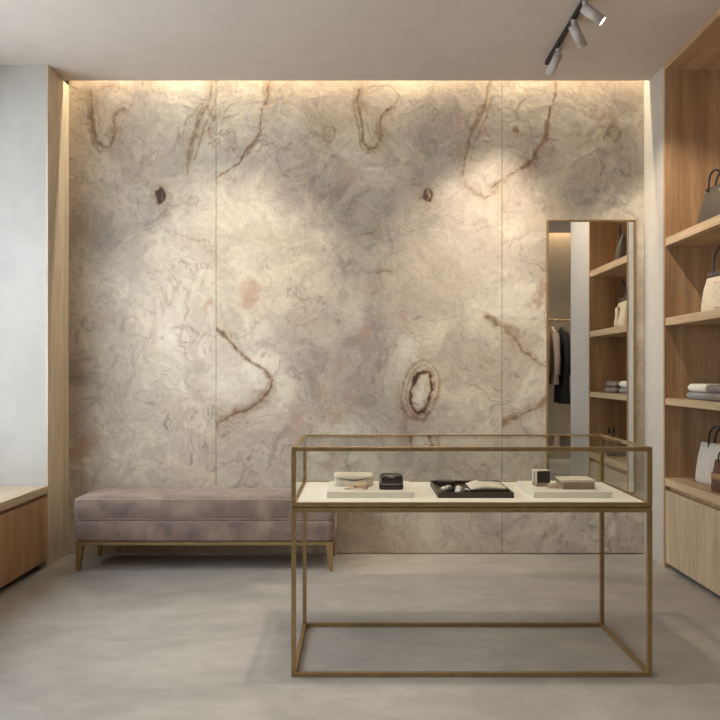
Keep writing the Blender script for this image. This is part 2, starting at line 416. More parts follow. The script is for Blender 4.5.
# arc
CLIP[0] = (216, 502)
for off, wd, st in ((0, 2.0, .7), (-3, 1.2, .5), (3.2, 1.0, .4)):
    vein(0, wd, st, [(214, 326), (225, 338-off*.3), (233+off*.4, 347), (248+off, 360), (263+off, 369), (273+off, 381), (268+off, 394+off*.4), (252, 407+off), (234, 414+off), (214, 425+off)])
vein(0, 3, .45, [(240, 412), (226, 418), (216, 423)])
vein(0, 3, .35, [(262, 368), (271, 380), (268, 392)])
CLIP[0] = (-1e9, 1e9)
for off, wd, st in ((0, 2.2, .6), (-4, 1.0, .45), (4, 1.0, .3)):
    vein(0, wd, st, [(486, 317+off), (502, 326+off), (513, 337+off), (521, 349+off), (533, 357+off), (548, 368+off)])
    CLIP[0] = (502, 1e9)
    vein(0, wd*1.2, st, [(548, 399+off), (534, 410+off), (520, 415+off), (511, 418+off), (500, 424+off)])
    CLIP[0] = (-1e9, 1e9)
# big eye
ring = lambda cx, cy, a, b_, tl, n=14: [(cx+a*math.cos(2*PI*k/n)*math.cos(tl)-b_*math.sin(2*PI*k/n)*math.sin(tl), cy+a*math.cos(2*PI*k/n)*math.sin(tl)+b_*math.sin(2*PI*k/n)*math.cos(tl)) for k in range(n)]
vein(0, 2.4, .8, ring(422, 391, 9.5, 21, .2), True)
vein(0, 1.0, .6, ring(421, 390, 13, 26, .2), True)
vein(0, 2.0, .45, ring(421, 390, 18, 31, .2), True)
vein(0, 2.4, .55, [(402, 408), (410, 418), (422, 419), (430, 411)])
vein(0, 1.2, .5, [(415, 402), (419, 404)]); vein(0, 1.2, .5, [(424, 400), (426, 403)])
vein(3, 6, .8, [(425, 378), (421, 390), (418, 400)])
vein(2, 4, .6, [(405, 385), (402, 400), (406, 414)])
# pink and ochre patches
for x, y, a, st in ((322, 393, 5, .5), (297, 423, 6, .5), (337, 418, 6, .55), (365, 330, 6, .55), (333, 462, 7, .5), (340, 366, 5, .45),
                    (86, 446, 11, .85), (76, 458, 6, .6), (207, 306, 4, .7), (100, 329, 5, .35), (555, 527, 5, .5), (548, 536, 4, .5), (84, 360, 7, .3),
                    (310, 200, 5, .2), (345, 180, 10, .3), (484, 246, 4, .45), (601, 118, 5, .35), (374, 286, 8, .3), (350, 398, 5, .4), (404, 320, 4, .35)):
    vein(1, a, st, [(x-a*.4, y+a*.5), (x+a*.4, y-a*.5)])
# grey wisps and swirls
for pts, wd, st in (([(115, 164), (113, 180), (118, 196)], 1.5, .8), ([(137, 203), (139, 214), (146, 222), (156, 218), (168, 209)], 2.5, .8),
                    ([(283, 190), (298, 201), (312, 208), (326, 196), (345, 190)], 6, .9), ([(345, 230), (334, 250), (345, 268), (360, 258)], 6, .8),
                    ([(310, 150), (318, 170), (312, 190)], 3, .7), ([(390, 240), (398, 250), (388, 262), (400, 272)], 5, .6), ([(366, 310), (372, 325), (360, 340)], 5, .7),
                    ([(300, 318), (310, 328), (305, 345), (294, 338), (296, 322)], 3.5, .7), ([(390, 322), (394, 314), (404, 314), (408, 324)], 3, .8),
                    ([(378, 365), (382, 350), (390, 346), (386, 360), (378, 372)], 3, .7), ([(122, 330), (124, 320), (132, 317), (138, 324), (140, 334)], 2, .8),
                    ([(72, 364), (84, 357), (95, 358), (98, 366)], 2.5, .8), ([(110, 345), (117, 354), (113, 366)], 2.5, .7), ([(206, 455), (204, 438), (211, 420), (214, 404)], 2.5, .7),
                    ([(580, 200), (600, 210), (624, 202)], 7, .8), ([(590, 525), (600, 532), (612, 520), (620, 510)], 2.5, .7), ([(542, 546), (548, 530), (558, 518)], 3, .6),
                    ([(240, 455), (246, 470), (238, 485), (232, 490)], 1.8, .8), ([(268, 470), (276, 440), (288, 430)], 3, .5), ([(340, 470), (356, 462), (374, 466)], 3, .5),
                    ([(410, 445), (424, 436), (440, 440)], 3, .5), ([(504, 386), (512, 372), (520, 378)], 2, .8), ([(530, 385), (540, 380), (546, 384)], 2, .6)):
    vein(2, wd, st, pts)
vein(0, 1.3, .6, [(378, 272), (384, 268), (389, 271)]); vein(0, .9, .5, [(356, 236), (368, 233), (377, 231)])
vein(0, .9, .4, [(496, 530), (505, 540), (515, 546)]); vein(0, 1.2, .4, [(318, 212), (319, 218)])

def vein_masks(X, Z):
    """X, Z arrays in metres -> four masks"""
    px = X/DW*F+360; py = 372-(Z-EYE)/DW*F
    wx = fbm(X, Z, 6, 11, 4)*13+fbm(X, Z, 26, 31, 3)*5; wz = fbm(X, Z, 6, 51, 4)*13+fbm(X, Z, 26, 71, 3)*5
    qx = px+wx*.55; qy = py+wz*.55
    jit = np.clip(1.0+2.4*fbm(X, Z, 9, 91, 3)+1.6*fbm(X, Z, 34, 97, 2), .35, 2.0)
    patch = np.clip(.6+3.5*fbm(X, Z, 5, 131, 3), .1, 1.3)
    out = [np.zeros(X.shape) for _ in range(4)]
    for ch, wd, st, pts, closed, (c0, c1) in V:
        pp = pts+[pts[0]] if closed else pts
        xs = [p[0] for p in pp]; ys = [p[1] for p in pp]; mg = 22+wd*3
        sel = (px > c0) & (px < c1) & (qx > min(xs)-mg) & (qx < max(xs)+mg) & (qy > min(ys)-mg) & (qy < max(ys)+mg)
        if not sel.any(): continue
        ax = qx[sel]; ay = qy[sel]; d = np.full(ax.shape, 1e9)
        for (x0, y0), (x1, y1) in zip(pp, pp[1:]):
            L = max((x1-x0)**2+(y1-y0)**2, 1e-6); t = np.clip(((ax-x0)*(x1-x0)+(ay-y0)*(y1-y0))/L, 0, 1)
            d = np.minimum(d, np.hypot(ax-x0-t*(x1-x0), ay-y0-t*(y1-y0)))
        core = np.clip(1.3-d/(wd*jit[sel]), 0, 1); core = core*core*(3-2*core); st = min(1, st*1.3)
        halo = 0
        if ch == 0:
            halo = np.exp(-(d/(wd*2.4+2.5))**2)*.5*patch[sel]
            if wd > 1.8: halo = np.maximum(halo, np.exp(-((d-wd*2.6)/.8)**2)*.5*patch[sel])
        out[ch][sel] = np.maximum(out[ch][sel], np.maximum(core, halo)*st)
    # broad grey-lavender drift through the middle of the slab
    for cx, cy, rx, ry, a in ((310, 215, 70, 50, .75), (375, 260, 45, 60, .7), (600, 195, 50, 32, .5), (120, 230, 60, 60, .22), (86, 420, 26, 70, .5), (345, 330, 60, 60, .35), (385, 200, 60, 40, .4)):
        out[2] = np.maximum(out[2], a*np.exp(-((qx-cx)/rx)**2-((qy-cy)/ry)**2))
    for cx, cy, rx, ry, a in ((250, 380, 26, 30, .4), (470, 270, 45, 80, .35), (250, 240, 30, 50, .35), (160, 300, 50, 50, .2)):
        out[3] = np.maximum(out[3], a*np.exp(-((qx-cx)/rx)**2-((qy-cy)/ry)**2))
    return out
def stone_panel(x0, x1, z0, z1, step=.0075):
    nx = int((x1-x0)/step); nz = int((z1-z0)/step)
    xs = np.linspace(x0, x1, nx+1); zs = np.linspace(z0, z1, nz+1)
    X, Z = np.meshgrid(xs, zs)
    front = np.stack([X.ravel(), np.full(X.size, DW), Z.ravel()], 1)
    n = front.shape[0]
    k = np.arange(nz)[:, None]*(nx+1)+np.arange(nx)[None, :]
    quads = np.stack([k, k+1, k+nx+2, k+nx+1], -1).reshape(-1, 4)
    # thickness: a skirt of back corners
    back = np.array([[x0, BACK+.03, z0], [x1, BACK+.03, z0], [x1, BACK+.03, z1], [x0, BACK+.03, z1]])
    c = [0, nx, (nz+1)*(nx+1)-1, nz*(nx+1)]
    faces = quads.tolist()+[[c[1], c[0], n, n+1], [c[2], c[1], n+1, n+2], [c[3], c[2], n+2, n+3], [c[0], c[3], n+3, n]]
    me = bpy.data.meshes.new('stone_panel'); me.from_pydata(np.vstack([front, back]).tolist(), [], faces)
    at = me.color_attributes.new('veins', 'FLOAT_COLOR', 'POINT')
    msk = vein_masks(X, Z); arr = np.zeros((n+4, 4), np.float32)
    for q in range(4): arr[:n, q] = msk[q].ravel()
    at.data.foreach_set('color', arr.ravel())
    o = bpy.data.objects.new('stone_panel', me); COL.objects.link(o); me.materials.append(M['stone']); o.parent = wb
    o['label'] = 'swirled beige stone slab'
    return o
sx = [P(70, 0)[0], P(216, 0)[0], P(502, 0)[0], P(643, 0)[0]]
g = .0016
sx[0] = LEFT+.0005; sx[3] = RIGHT-.0005
stone_panel(sx[0], sx[1]-g, .006, CEIL+.22)
stone_panel(sx[1]+g, sx[2]-g, .006, CEIL+.22)
stone_panel(sx[2]+g, sx[3], .006, CEIL+.22)

# ------------------------------------------------------------ lamps
def led(name, label, x0, x1, y, z, face, watts):
    t = thing(name, label, 'light strip', ((x0+x1)/2, y, z))
    L = (x1-x0)/2
    obj('profile', B(-L, L, -.012, .012, 0, .03), 'lamp_white', t)
    obj('diffuser', B(-L, L, -.009, .009, -.004, -.0005), 'led', t)
    a = area('strip_light', (0, 0, -.008), (0, 0, 0), 2*L, .015, watts, WARM); a.parent = t
    return t
led('light_strip', 'warm LED strip in the ceiling slot above the stone wall', LEFT+.02, RIGHT-.02, 4.575, CEIL+.30, 1, POW_LED)
led('light_strip', 'warm LED strip above the umber wall seen in the mirror', RIGHT+.03, 3.98, -.40, CEIL+.30, 1, 24)

def head_mesh(t, top, direction, L=.125, r=.0255, light=True, label=None, watts=POW_TRACK, deg=62, rad=.015, rec=.016):
    """top = pivot under the track, in local coordinates"""
    top = Vector(top); d = Vector(direction).normalized()
    bm = bmesh.new(); a = top-d*.012; e = a+d*L
    cyl(bm, a, a+d*.006, r*.86, r); cyl(bm, a+d*.006, e-d*(rec+.002), r, r, 32)
    q = d.to_track_quat('Z', 'Y'); rings = []
    for off, rr2 in ((-rec-.002, r), (0, r), (0, r*.9), (-rec-.002, r*.88)):
        rings.append([bm.verts.new(e+d*off+q @ Vector((rr2*math.cos(2*PI*k/32), rr2*math.sin(2*PI*k/32), 0))) for k in range(32)])
    loft_faces(bm, rings, False, False)
    h = obj('lamp_head', bm, 'lamp_white', t)
    for p in h.data.polygons: p.use_smooth = len(p.vertices) == 4
    bm = bmesh.new(); cyl(bm, e-d*(rec+.002), e-d*(rec-.0004), r*.86, r*.86, 32); obj('lens', bm, 'lens' , h)
    bm = bmesh.new(); cyl(bm, top+Vector((0, 0, .04)), top+Vector((0, 0, .002)), .008, .008, 12)
    cyl(bm, top+Vector((0, 0, .04)), top+Vector((0, 0, .018)), .014, .014, 16)
    obj('stem', bm, 'lamp_white', h)
    if light:
        s = spot('lamp_light', e+d*.01, e+d, watts, deg, .85, r=rad); s.parent = t
    return h
tx = 1.135
tr = thing('track_light', 'black ceiling track with three white cylinder spotlights near the shelving', 'light fixture', (tx, 3.6, CEIL))
obj('track', B(-.011, .011, -.9, .66, -.022, 0), 'track_black', tr)
head_mesh(tr, (.012, .45, -.058), (-.045, .07, -.11), watts=POW_TRACK*.35)
head_mesh(tr, (0, .12, -.058), (.075, .05, -.098))
head_mesh(tr, (0, -.07, -.058), (.085, -.02, -.075), rec=.004)
def ceiling_spot(x, y, tgt, label, watts, deg, blend=.8, r=.03):
    t = thing('ceiling_spotlight', label, 'light fixture', (x, y, CEIL))
    bm = bmesh.new(); cyl(bm, (0, 0, 0), (0, 0, -.02), .03, .03); obj('canopy', bm, 'lamp_white', t)
    head_mesh(t, (0, 0, -.06), Vector(tgt)-Vector((x, y, CEIL-.06)), watts=watts, deg=deg, rad=r)
ceiling_spot(-.76, 2.95, (-.76, 4.62, 1.75), 'white cylinder spotlight washing the left half of the stone wall', POW_WALL, 52)
ceiling_spot(.86, 2.95, (.86, 4.62, 1.75), 'white cylinder spotlight washing the right half of the stone wall', POW_WALL, 52)
ceiling_spot(.12, 2.88, (.30, 3.05, 0), 'white cylinder spotlight straight above the glass display case', POW_CASE, 75, r=.05)
ceiling_spot(-.9, 1.2, (-.9, 1.6, 0), 'added fill spotlight, out of view over the open floor on the left', POW_FILL, 120)  # unseen fill lamp, added to lift the ambient light in the room
ceiling_spot(1.0, .9, (1.3, 1.3, 0), 'added fill spotlight, out of view over the open floor on the right', POW_FILL, 120)  # second added fill, out of view, brightens the floor and shelving
ceiling_spot(2.8, 1.0, (2.8, .2, .9), 'white cylinder spotlight facing the clothes rail', 22, 90)

# ------------------------------------------------------------ window seat (left)
ws = thing('window_seat', 'built-in oak bench cabinet under the window, left edge of the room', 'bench', (-2.2, 2.4, 0))
y0, y1 = -1.75, 1.905; fx = LEFT+2.2
obj('carcass', B(-.29, fx-.022, y0, y1, .045, .425), 'dark_gap', ws)
obj('worktop', B(-.297, fx, y0, y1, .455, .50, bev=.002), 'oak_top_lit', ws)
obj('finger_pull', B(-.29, fx-.03, y0, y1, .425, .455), 'oak_left', ws)
obj('plinth', B(-.29, fx-.06, y0, y1, 0, .045), 'dark_gap', ws)
k0 = y0
for k in range(4):
    k1 = k0+(y1-y0)/4
    obj('door', B(fx-.022, fx, k0+.0015, k1-.0015, .045, .432, bev=.001), 'oak_left', ws); k0 = k1

# ------------------------------------------------------------ shelving (right)
YS0, YS1 = 3.48, 4.32
sh = thing('shelving_unit', 'tall oak shelving recess with low cabinet, right edge of the room', 'shelf unit', (RIGHT, 3.9, 0))
a0, a1 = YS0-3.9, YS1-3.9
obj('side_panel', B(-.004, .48, a1-.02, a1, 0, CEIL), 'oak_v', sh)
obj('side_panel', B(-.004, .48, a0, a0+.02, 0, CEIL), 'oak_v', sh)
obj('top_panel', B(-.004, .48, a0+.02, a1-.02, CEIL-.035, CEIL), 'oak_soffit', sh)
obj('back_panel', B(.46, .48, a0+.02, a1-.02, .5, CEIL-.035), 'oak_v', sh)
for z0_, z1_ in ((1.973, 2.023), (1.484, 1.532), (.998, 1.040)):
    obj('shelf', B(0, .46, a0+.02, a1-.02, z0_, z1_, bev=.0015), 'oak_y', sh)
obj('worktop', B(-.002, .46, a0+.02, a1-.02, .503, .552, bev=.0015), 'oak_y', sh)
obj('carcass', B(.022, .46, a0+.02, a1-.02, .03, .47), 'dark_gap', sh)
obj('finger_pull', B(.03, .46, a0+.02, a1-.02, .47, .503), 'oak_left', sh)
obj('plinth', B(.05, .46, a0+.02, a1-.02, 0, .03), 'dark_gap', sh)
obj('door', B(0, .022, a0+.022, a1-.022, .032, .474, bev=.001), 'oak_pale', sh)

# ------------------------------------------------------------ mirror
mx0, mx1, mz0, mz1 = 1.229, 1.812, .40, 2.20
mr = thing('wall_mirror', 'tall narrow mirror with thin bronze frame on the stone wall', 'mirror', ((mx0+mx1)/2, DW, mz0))
W = (mx1-mx0)/2; H = mz1-mz0; f = .011
obj('mirror_glass', B(-W+f, W-f, -.014, -.006, f, H-f), 'mirror', mr)
bm = bmesh.new()
box(bm, -W, -W+f, -.022, -.001, 0, H); box(bm, W-f, W, -.022, -.001, 0, H)
box(bm, -W+f, W-f, -.022, -.001, 0, f); box(bm, -W+f, W-f, -.022, -.001, H-f, H)
obj('frame', bm, 'bronze', mr)
obj('backing', B(-W+f, W-f, -.006, -.001, f, H-f), 'dark_gap', mr)

# ------------------------------------------------------------ velvet bench
bx0, bx1, by0, by1 = -1.722, -.15, 4.19, 4.60
be = thing('upholstered_bench', 'long mauve velvet bench with two cushion layers and brass legs', 'bench', ((bx0+bx1)/2, (by0+by1)/2, 0))
BW = (bx1-bx0)/2; BD = (by1-by0)/2
def rrect(hx, hy, rc, ins, n=8, wob=0):
    out = []; rc = max(rc-ins, .004)
    for sx_, sy_, a_ in ((1, 1, 0), (-1, 1, 90), (-1, -1, 180), (1, -1, 270)):
        for q in range(n+1):
            an = math.radians(a_+q*90/n)
            out.append((sx_*(hx-ins-rc)+math.cos(an)*rc, sy_*(hy-ins-rc)+math.sin(an)*rc))
    # extra samples along the long sides so that the surface can undulate
    res = []
    for i, p in enumerate(out):
        q = out[(i+1) % len(out)]; res.append(p); d = abs(q[0]-p[0])
        if d > .5:
            for k in range(1, 40): res.append((p[0]+(q[0]-p[0])*k/40, p[1]+(q[1]-p[1])*k/40))
    return res
def cushion(name, z0, z1, infl, puff):
    hx, hy = BW+infl, BD+infl; rz = .020; rc = .045
    prof = [(z0, rz+.02), (z0, rz*.9)]
    for q in range(1, 6):
        a = q*PI/10; prof.append((z0+rz*(1-math.cos(a)), rz*(1-math.sin(a))))
    prof.append(((z0+z1)/2, -.004))
    for q in range(0, 6):
        a = q*PI/10; prof.append((z1-rz*(1-math.sin(a)), rz*(1-math.cos(a))))
    prof += [(z1+puff*.35, .04), (z1+puff*.75, .075), (z1+puff, .12), (z1+puff*1.1, .17)]
    bm = bmesh.new(); rings = []
    for z, ins in prof:
        ring_ = []
        for x, y in rrect(hx, hy, rc, ins):
            wob = .0022*math.sin(x*13+y*6+z*20)+.0016*math.sin(x*31+2)
            mid = 1 if (z0+rz < z < z1-rz*.5) else (1 if ins > .03 and z > z1-.001 and puff else 0)
            ring_.append(bm.verts.new((x, y-(wob*1.2 if ins < .03 else 0)*mid, z+(wob if ins > .03 else 0)*mid)))
        rings.append(ring_)
    loft_faces(bm, rings)
    o = obj(name, bm, 'velvet', be, True)
    for zz in ((z1-.004, z0+.004) if puff else (z1-.004,)):
        bm = bmesh.new(); tube(bm, [(x, y, zz) for x, y in rrect(hx, hy, rc, .006)], .0040, True, 8)
        obj('piping', bm, 'piping', o, True)
    return o
cushion('seat_cushion', .315, .438, .0, .008)
cushion('seat_base', .180, .309, -.004, .0)
bm = bmesh.new(); box(bm, -BW+.012, BW-.012, -BD+.012, BD-.012, .160, .1795)
obj('rail', bm, 'bronze', be)
for sx_ in (-1, 1):
    for sy_ in (-1, 1):
        bm = bmesh.new()
        xt = sx_*(BW-.035); yt = sy_*(BD-.035)
        rings = []
        for z, hw, off in ((.1595, .021, 0), (.08, .016, .006), (0, .010, .012)):
            cx = xt+sx_*off; cy = yt+sy_*off*.4
            rings.append([bm.verts.new((cx+a*hw, cy+b_*hw, z)) for a, b_ in ((-1, -1), (1, -1), (1, 1), (-1, 1))])
        loft_faces(bm, rings); obj('leg', bm, 'bronze', be)

# ------------------------------------------------------------ display case
cx0, cx1, cy0, cy1 = -.270, 1.149, 2.75, 3.31; w_ = .0175
dc = thing('display_case', 'glass display case on a slender bronze frame, centre of the floor', 'display case', ((cx0+cx1)/2, (cy0+cy1)/2, 0))
hx, hy = (cx1-cx0)/2, (cy1-cy0)/2
def rect_frame(z0, z1, w=w_):
    bm = bmesh.new()
    box(bm, -hx, hx, -hy, -hy+w, z0, z1, bev=.0008, seg=1); box(bm, -hx, hx, hy-w, hy, z0, z1, bev=.0008, seg=1)
    box(bm, -hx, -hx+w, -hy+w, hy-w, z0, z1); box(bm, hx-w, hx, -hy+w, hy-w, z0, z1)
    return bm
obj('floor_frame', rect_frame(0, .0175), 'bronze', dc)
obj('table_frame', rect_frame(.648, .6655), 'bronze', dc)
obj('case_bottom_frame', rect_frame(.669, .686), 'bronze', dc)
obj('case_top_frame', rect_frame(.888, .905), 'bronze', dc)
for sx_ in (-1, 1):
    for sy_ in (-1, 1):
        X0 = sx_*hx if sx_ < 0 else hx-w_; Y0 = -hy if sy_ < 0 else hy-w_
        obj('leg', B(X0, X0+w_, Y0, Y0+w_, .0175, .648), 'bronze', dc)
        obj('corner_post', B(X0, X0+w_, Y0, Y0+w_, .686, .888), 'bronze', dc)
obj('display_deck', B(-hx+w_, hx-w_, -hy+w_, hy-w_, .6655, .683), 'deck', dc)
obj('spacer', B(-hx+.004, hx-.004, -hy+.004, hy-.004, .6655, .669), 'dark_gap', dc).data.name = 'spacer'
e = .002; t_ = .005
for nm, a in (('glass_top', (-hx+w_, hx-w_, -hy+w_, hy-w_, .896, .902)),
              ('glass_front', (-hx+w_, hx-w_, -hy+.006, -hy+.006+t_, .686, .888)), ('glass_back', (-hx+w_, hx-w_, hy-.011, hy-.006, .686, .888)),
              ('glass_side', (-hx+.006, -hx+.011, -hy+w_, hy-w_, .686, .888)), ('glass_side', (hx-.011, hx-.006, -hy+w_, hy-w_, .686, .888))):
    obj(nm, B(*a), 'glass', dc)

# ------------------------------------------------------------ things in the case
DK = .683; TR = .708
def slab(name, label, x0, x1, y0, y1):
    o = obj(name, B(x0, x1, y0, y1, 0, TR-DK, bev=.0015), 'white_slab', None); o.location = (0, 0, DK)
    return tag(o, label, 'tray')
slab('display_plinth', 'off-white display slab at the left end of the glass case', -.137, .221, 2.87, 3.16)
slab('display_plinth', 'off-white display slab at the right end of the glass case', .711, 1.033, 2.87, 3.17)
# cream flap clutch
c = thing('clutch_bag', 'small cream flap clutch on the left display slab', 'bag', (-.028, 3.045, TR))
bm = bmesh.new(); loft(bm, [(0, .080, .034, 5, 0, 0), (.004, .084, .037, 5, 0, 0), (.034, .083, .036, 5, 0, 0), (.040, .082, .034, 5, 0, 0)])
obj('body', bm, 'cream', c, True)
bm = bmesh.new()
rings = []
for k in range(25):                              # flap: domed lid whose front edge bows down in the middle
    x = -.084+.168*k/24; bow = .012*(1-(x/.084)**2); th = .004
    prof = [(.036, .030), (.030, .052), (0, .057), (-.028, .053), (-.040, .046-bow*.2), (-.0405, .040-bow)]
    e_ = 1-max(0, abs(x)-.076)/.008*.25
    outer = [(y_, .038+(z_-.038)*e_) for y_, z_ in prof]; inner = [(y_*.94, z_-th) for y_, z_ in outer[::-1]]
    rings.append([bm.verts.new((x, y_, z_)) for y_, z_ in outer+inner])
loft_faces(bm, rings); obj('flap', bm, 'cream_box', c, True)
bm = bmesh.new(); tube(bm, [(x, -.0412, .0385-.0105*(1-(x/.062)**2)) for x in np.linspace(-.062, .062, 20)], lambda u: .0006+.0018*math.sin(PI*u)); obj('flap_gap', bm, 'taupe', c, True)
# black zipped case
c = thing('zip_case', 'small black hard zip case on the left display slab', 'case', (.131, 2.955, TR))
bm = bmesh.new(); loft(bm, [(0, .047, .030, 6, 0, 0), (.003, .051, .034, 6, 0, 0), (.019, .051, .034, 6, 0, 0), (.022, .049, .032, 6, 0, 0)]); obj('body', bm, 'black', c, True)
bm = bmesh.new(); loft(bm, [(.023, .047, .030, 6, 0, .002), (.026, .0505, .033, 6, 0, .002), (.052, .049, .032, 5, 0, .003), (.060, .044, .027, 4, 0, .004), (.063, .034, .019, 3, 0, .004)]); obj('lid', bm, 'black', c, True)
bm = bmesh.new(); tube(bm, [(x, -.032+.002*(abs(x)/.05)**4*10, .0225) for x in np.linspace(-.046, .046, 12)], .0016); obj('zip', bm, 'silver', c, True)
bm = bmesh.new(); box(bm, -.012, .012, -.0335, -.030, .050, .055, bev=.001); obj('clasp', bm, 'silver', c)
bm = bmesh.new(); box(bm, -.047, -.041, -.0385, -.030, .028, .048, bev=.001); obj('zip_pull', bm, 'silver', c)
# bracelet
c = thing('chain_bracelet', 'rose gold chain bracelet lying in front of the cream clutch', 'bracelet', (-.012, 2.945, TR))
bm = bmesh.new()
for k in range(15):
    a = 2*PI*k/15; R1, R2 = .040, .026
    torus(bm, (R1*math.cos(a), R2*math.sin(a), .006+.010*max(0, math.sin(a*1.5+.6))), .0100, .0026, (math.cos(a)*.9, math.sin(a), .45 if k % 2 else 2.0), .7, 12)
obj('links', bm, 'gold', c, True)
bm = bmesh.new(); cyl(bm, (-.052, -.012, .004), (-.030, -.016, .004), .004, .003, 12); obj('clasp', bm, 'silver', c, True)
# dark tray
c = thing('valet_tray', 'dark wooden rimmed tray in the middle of the glass case', 'tray', (.4755, 3.03, DK))
tw, td = .1555, .16
obj('tray_base', B(-tw+.006, tw-.006, -td+.006, td-.006, 0, .006), 'taupe', c)
bm = bmesh.new()
box(bm, -tw, tw, -td, -td+.006, 0, .023); box(bm, -tw, tw, td-.006, td, 0, .023); box(bm, -tw, -tw+.006, -td+.006, td-.006, 0, .023); box(bm, tw-.006, tw, -td+.006, td-.006, 0, .023)
obj('rim', bm, 'walnut', c)
TB = DK+.006
o = obj('card_holder', B(-.036, .036, -.030, .030, 0, .024, bev=.003), 'black', None); o.location = (.385, 3.145, TB); tag(o, 'dark brown leather card holder in the back corner of the wooden tray', 'card holder')
# earrings / polished stones
pal = ['marble_bead', 'black', 'marble_bead', 'silver', 'black', 'marble_bead', 'black', 'silver', 'marble_bead']
bl = ['black and white polished stone bead', 'glossy black bead', 'pale polished bead']
pos = [(.362, 3.00, .013), (.392, 2.985, .014), (.425, 3.00, .014), (.385, 3.05, .012), (.368, 2.945, .013), (.412, 2.945, .012), (.445, 2.935, .012), (.43, 3.05, .011), (.455, 2.975, .010)]
for k, (x, y, r) in enumerate(pos):
    bm = bmesh.new(); bmesh.ops.create_uvsphere(bm, u_segments=16, v_segments=10, radius=r, matrix=Matrix.Translation((0, 0, r*.8)) @ Matrix.Diagonal((1.25, .95, .8, 1)))
    nm = {'marble_bead': 'polished_stone', 'black': 'black_bead', 'silver': 'silver_bead'}[pal[k]]
    o = obj(nm, bm, pal[k], None, True); o.location = (x, y, TB); o.rotation_euler = (0, 0, k*1.1)
    spot_ = ['nearest the left rim', 'behind the front bead', 'in the middle', 'at the back', 'at the front left', 'beside the notebook edge', 'nearest the front rim', 'at the back right', 'closest to the notebook'][k]
    lab = {'marble_bead': 'pale polished stone in the loose pile inside the wooden tray', 'black': 'glossy black bead in the loose pile inside the wooden tray', 'silver': 'silver bead in the loose pile inside the wooden tray'}[pal[k]]
    tag(o, lab.replace('in the loose pile inside the wooden tray', 'in the tray pile, '+spot_), 'bead', 'beads in the wooden tray')
# dark notebook with cream folded cloth
o = obj('notebook', B(-.072, .072, -.085, .085, 0, .016, bev=.002), 'walnut', None); o.location = (.545, 3.03, TB); tag(o, 'dark notebook under the cream wallet in the wooden tray', 'notebook')
bm = bmesh.new()
rings = []
for k in range(21):
    x = -.078+.15*k/20; sag = .008*max(0, -x-.045)/.03; arch = .014*math.exp(-((x+.01)/.055)**2)
    prof = []
    for q in range(13):
        y = -.083+.166*q/12; prof.append((y, .006+arch*(.6+.4*math.sin(q/12*PI))-sag))
    bot = [(y, -0.0) for y, z in prof[::-1]]
    rings.append([bm.verts.new((x, y, max(z, .002))) for y, z in prof]+[bm.verts.new((x, y, z)) for y, z in bot])
loft_faces(bm, rings)
c = thing('folded_wallet', 'cream folded leather wallet on the dark notebook in the tray', 'wallet', (.545, 3.03, TB+.016))
obj('body', bm, 'cream', c, True)
bm = bmesh.new(); tube(bm, [(x, .02-.01*(1-(x/.03)**2), .0215+.001) for x in np.linspace(-.03, .025, 8)], .0014); obj('seam', bm, 'taupe', c)
# ring box
c = thing('jewellery_box', 'upright beige jewellery box with dark lining on the right slab', 'box', (.785, 3.03, TR), .12)
bm = bmesh.new(); box(bm, -.035, .035, -.028, .032, 0, .018, bev=.001); obj('box_base', bm, 'taupe_box', c)
bm = bmesh.new()
box(bm, -.035, -.032, -.026, .032, .018, .074); box(bm, .033, .035, -.026, .032, .018, .074); box(bm, -.032, .033, -.026, .032, .071, .074); box(bm, -.032, .033, .028, .032, .018, .071)
obj('box_lid', bm, 'cream_box', c)
obj('lining', B(-.032, .033, -.028, .028, .018, .071), 'walnut', c)
c.scale = (.88, .88, .92)
bm = bmesh.new(); box(bm, -.0365, -.035, -.012, .010, .004, .07); obj('ribbon', bm, 'taupe_box', c)
# shell-like gold earring cluster
c = thing('gold_earring', 'beige and gold shell earring beside the jewellery box', 'earring', (.815, 2.965, TR))
bm = bmesh.new()
for k in range(6):
    a = -.9+k*.36; tube(bm, [(.0, .006, .006), (.011*math.sin(a), -.004-.004*math.cos(a), .014), (.022*math.sin(a), -.006, .012+.010*math.cos(a)), (.024*math.sin(a), -.009, .004)], .0048, seg=8)
obj('shell', bm, 'hemp', c, True)
bm = bmesh.new(); torus(bm, (.026, .004, .0025), .010, .0022); obj('hoop', bm, 'gold', c, True)
# large lidded box
c = thing('gift_box', 'low taupe rectangular box with cream lid on the right slab', 'box', (.917, 2.985, TR))
obj('box_body', B(-.066, .066, -.052, .052, 0, .030, bev=.001), 'taupe_box', c)
obj('box_lid', B(-.068, .068, -.054, .054, .030, .040, bev=.0015), 'cream_box', c)

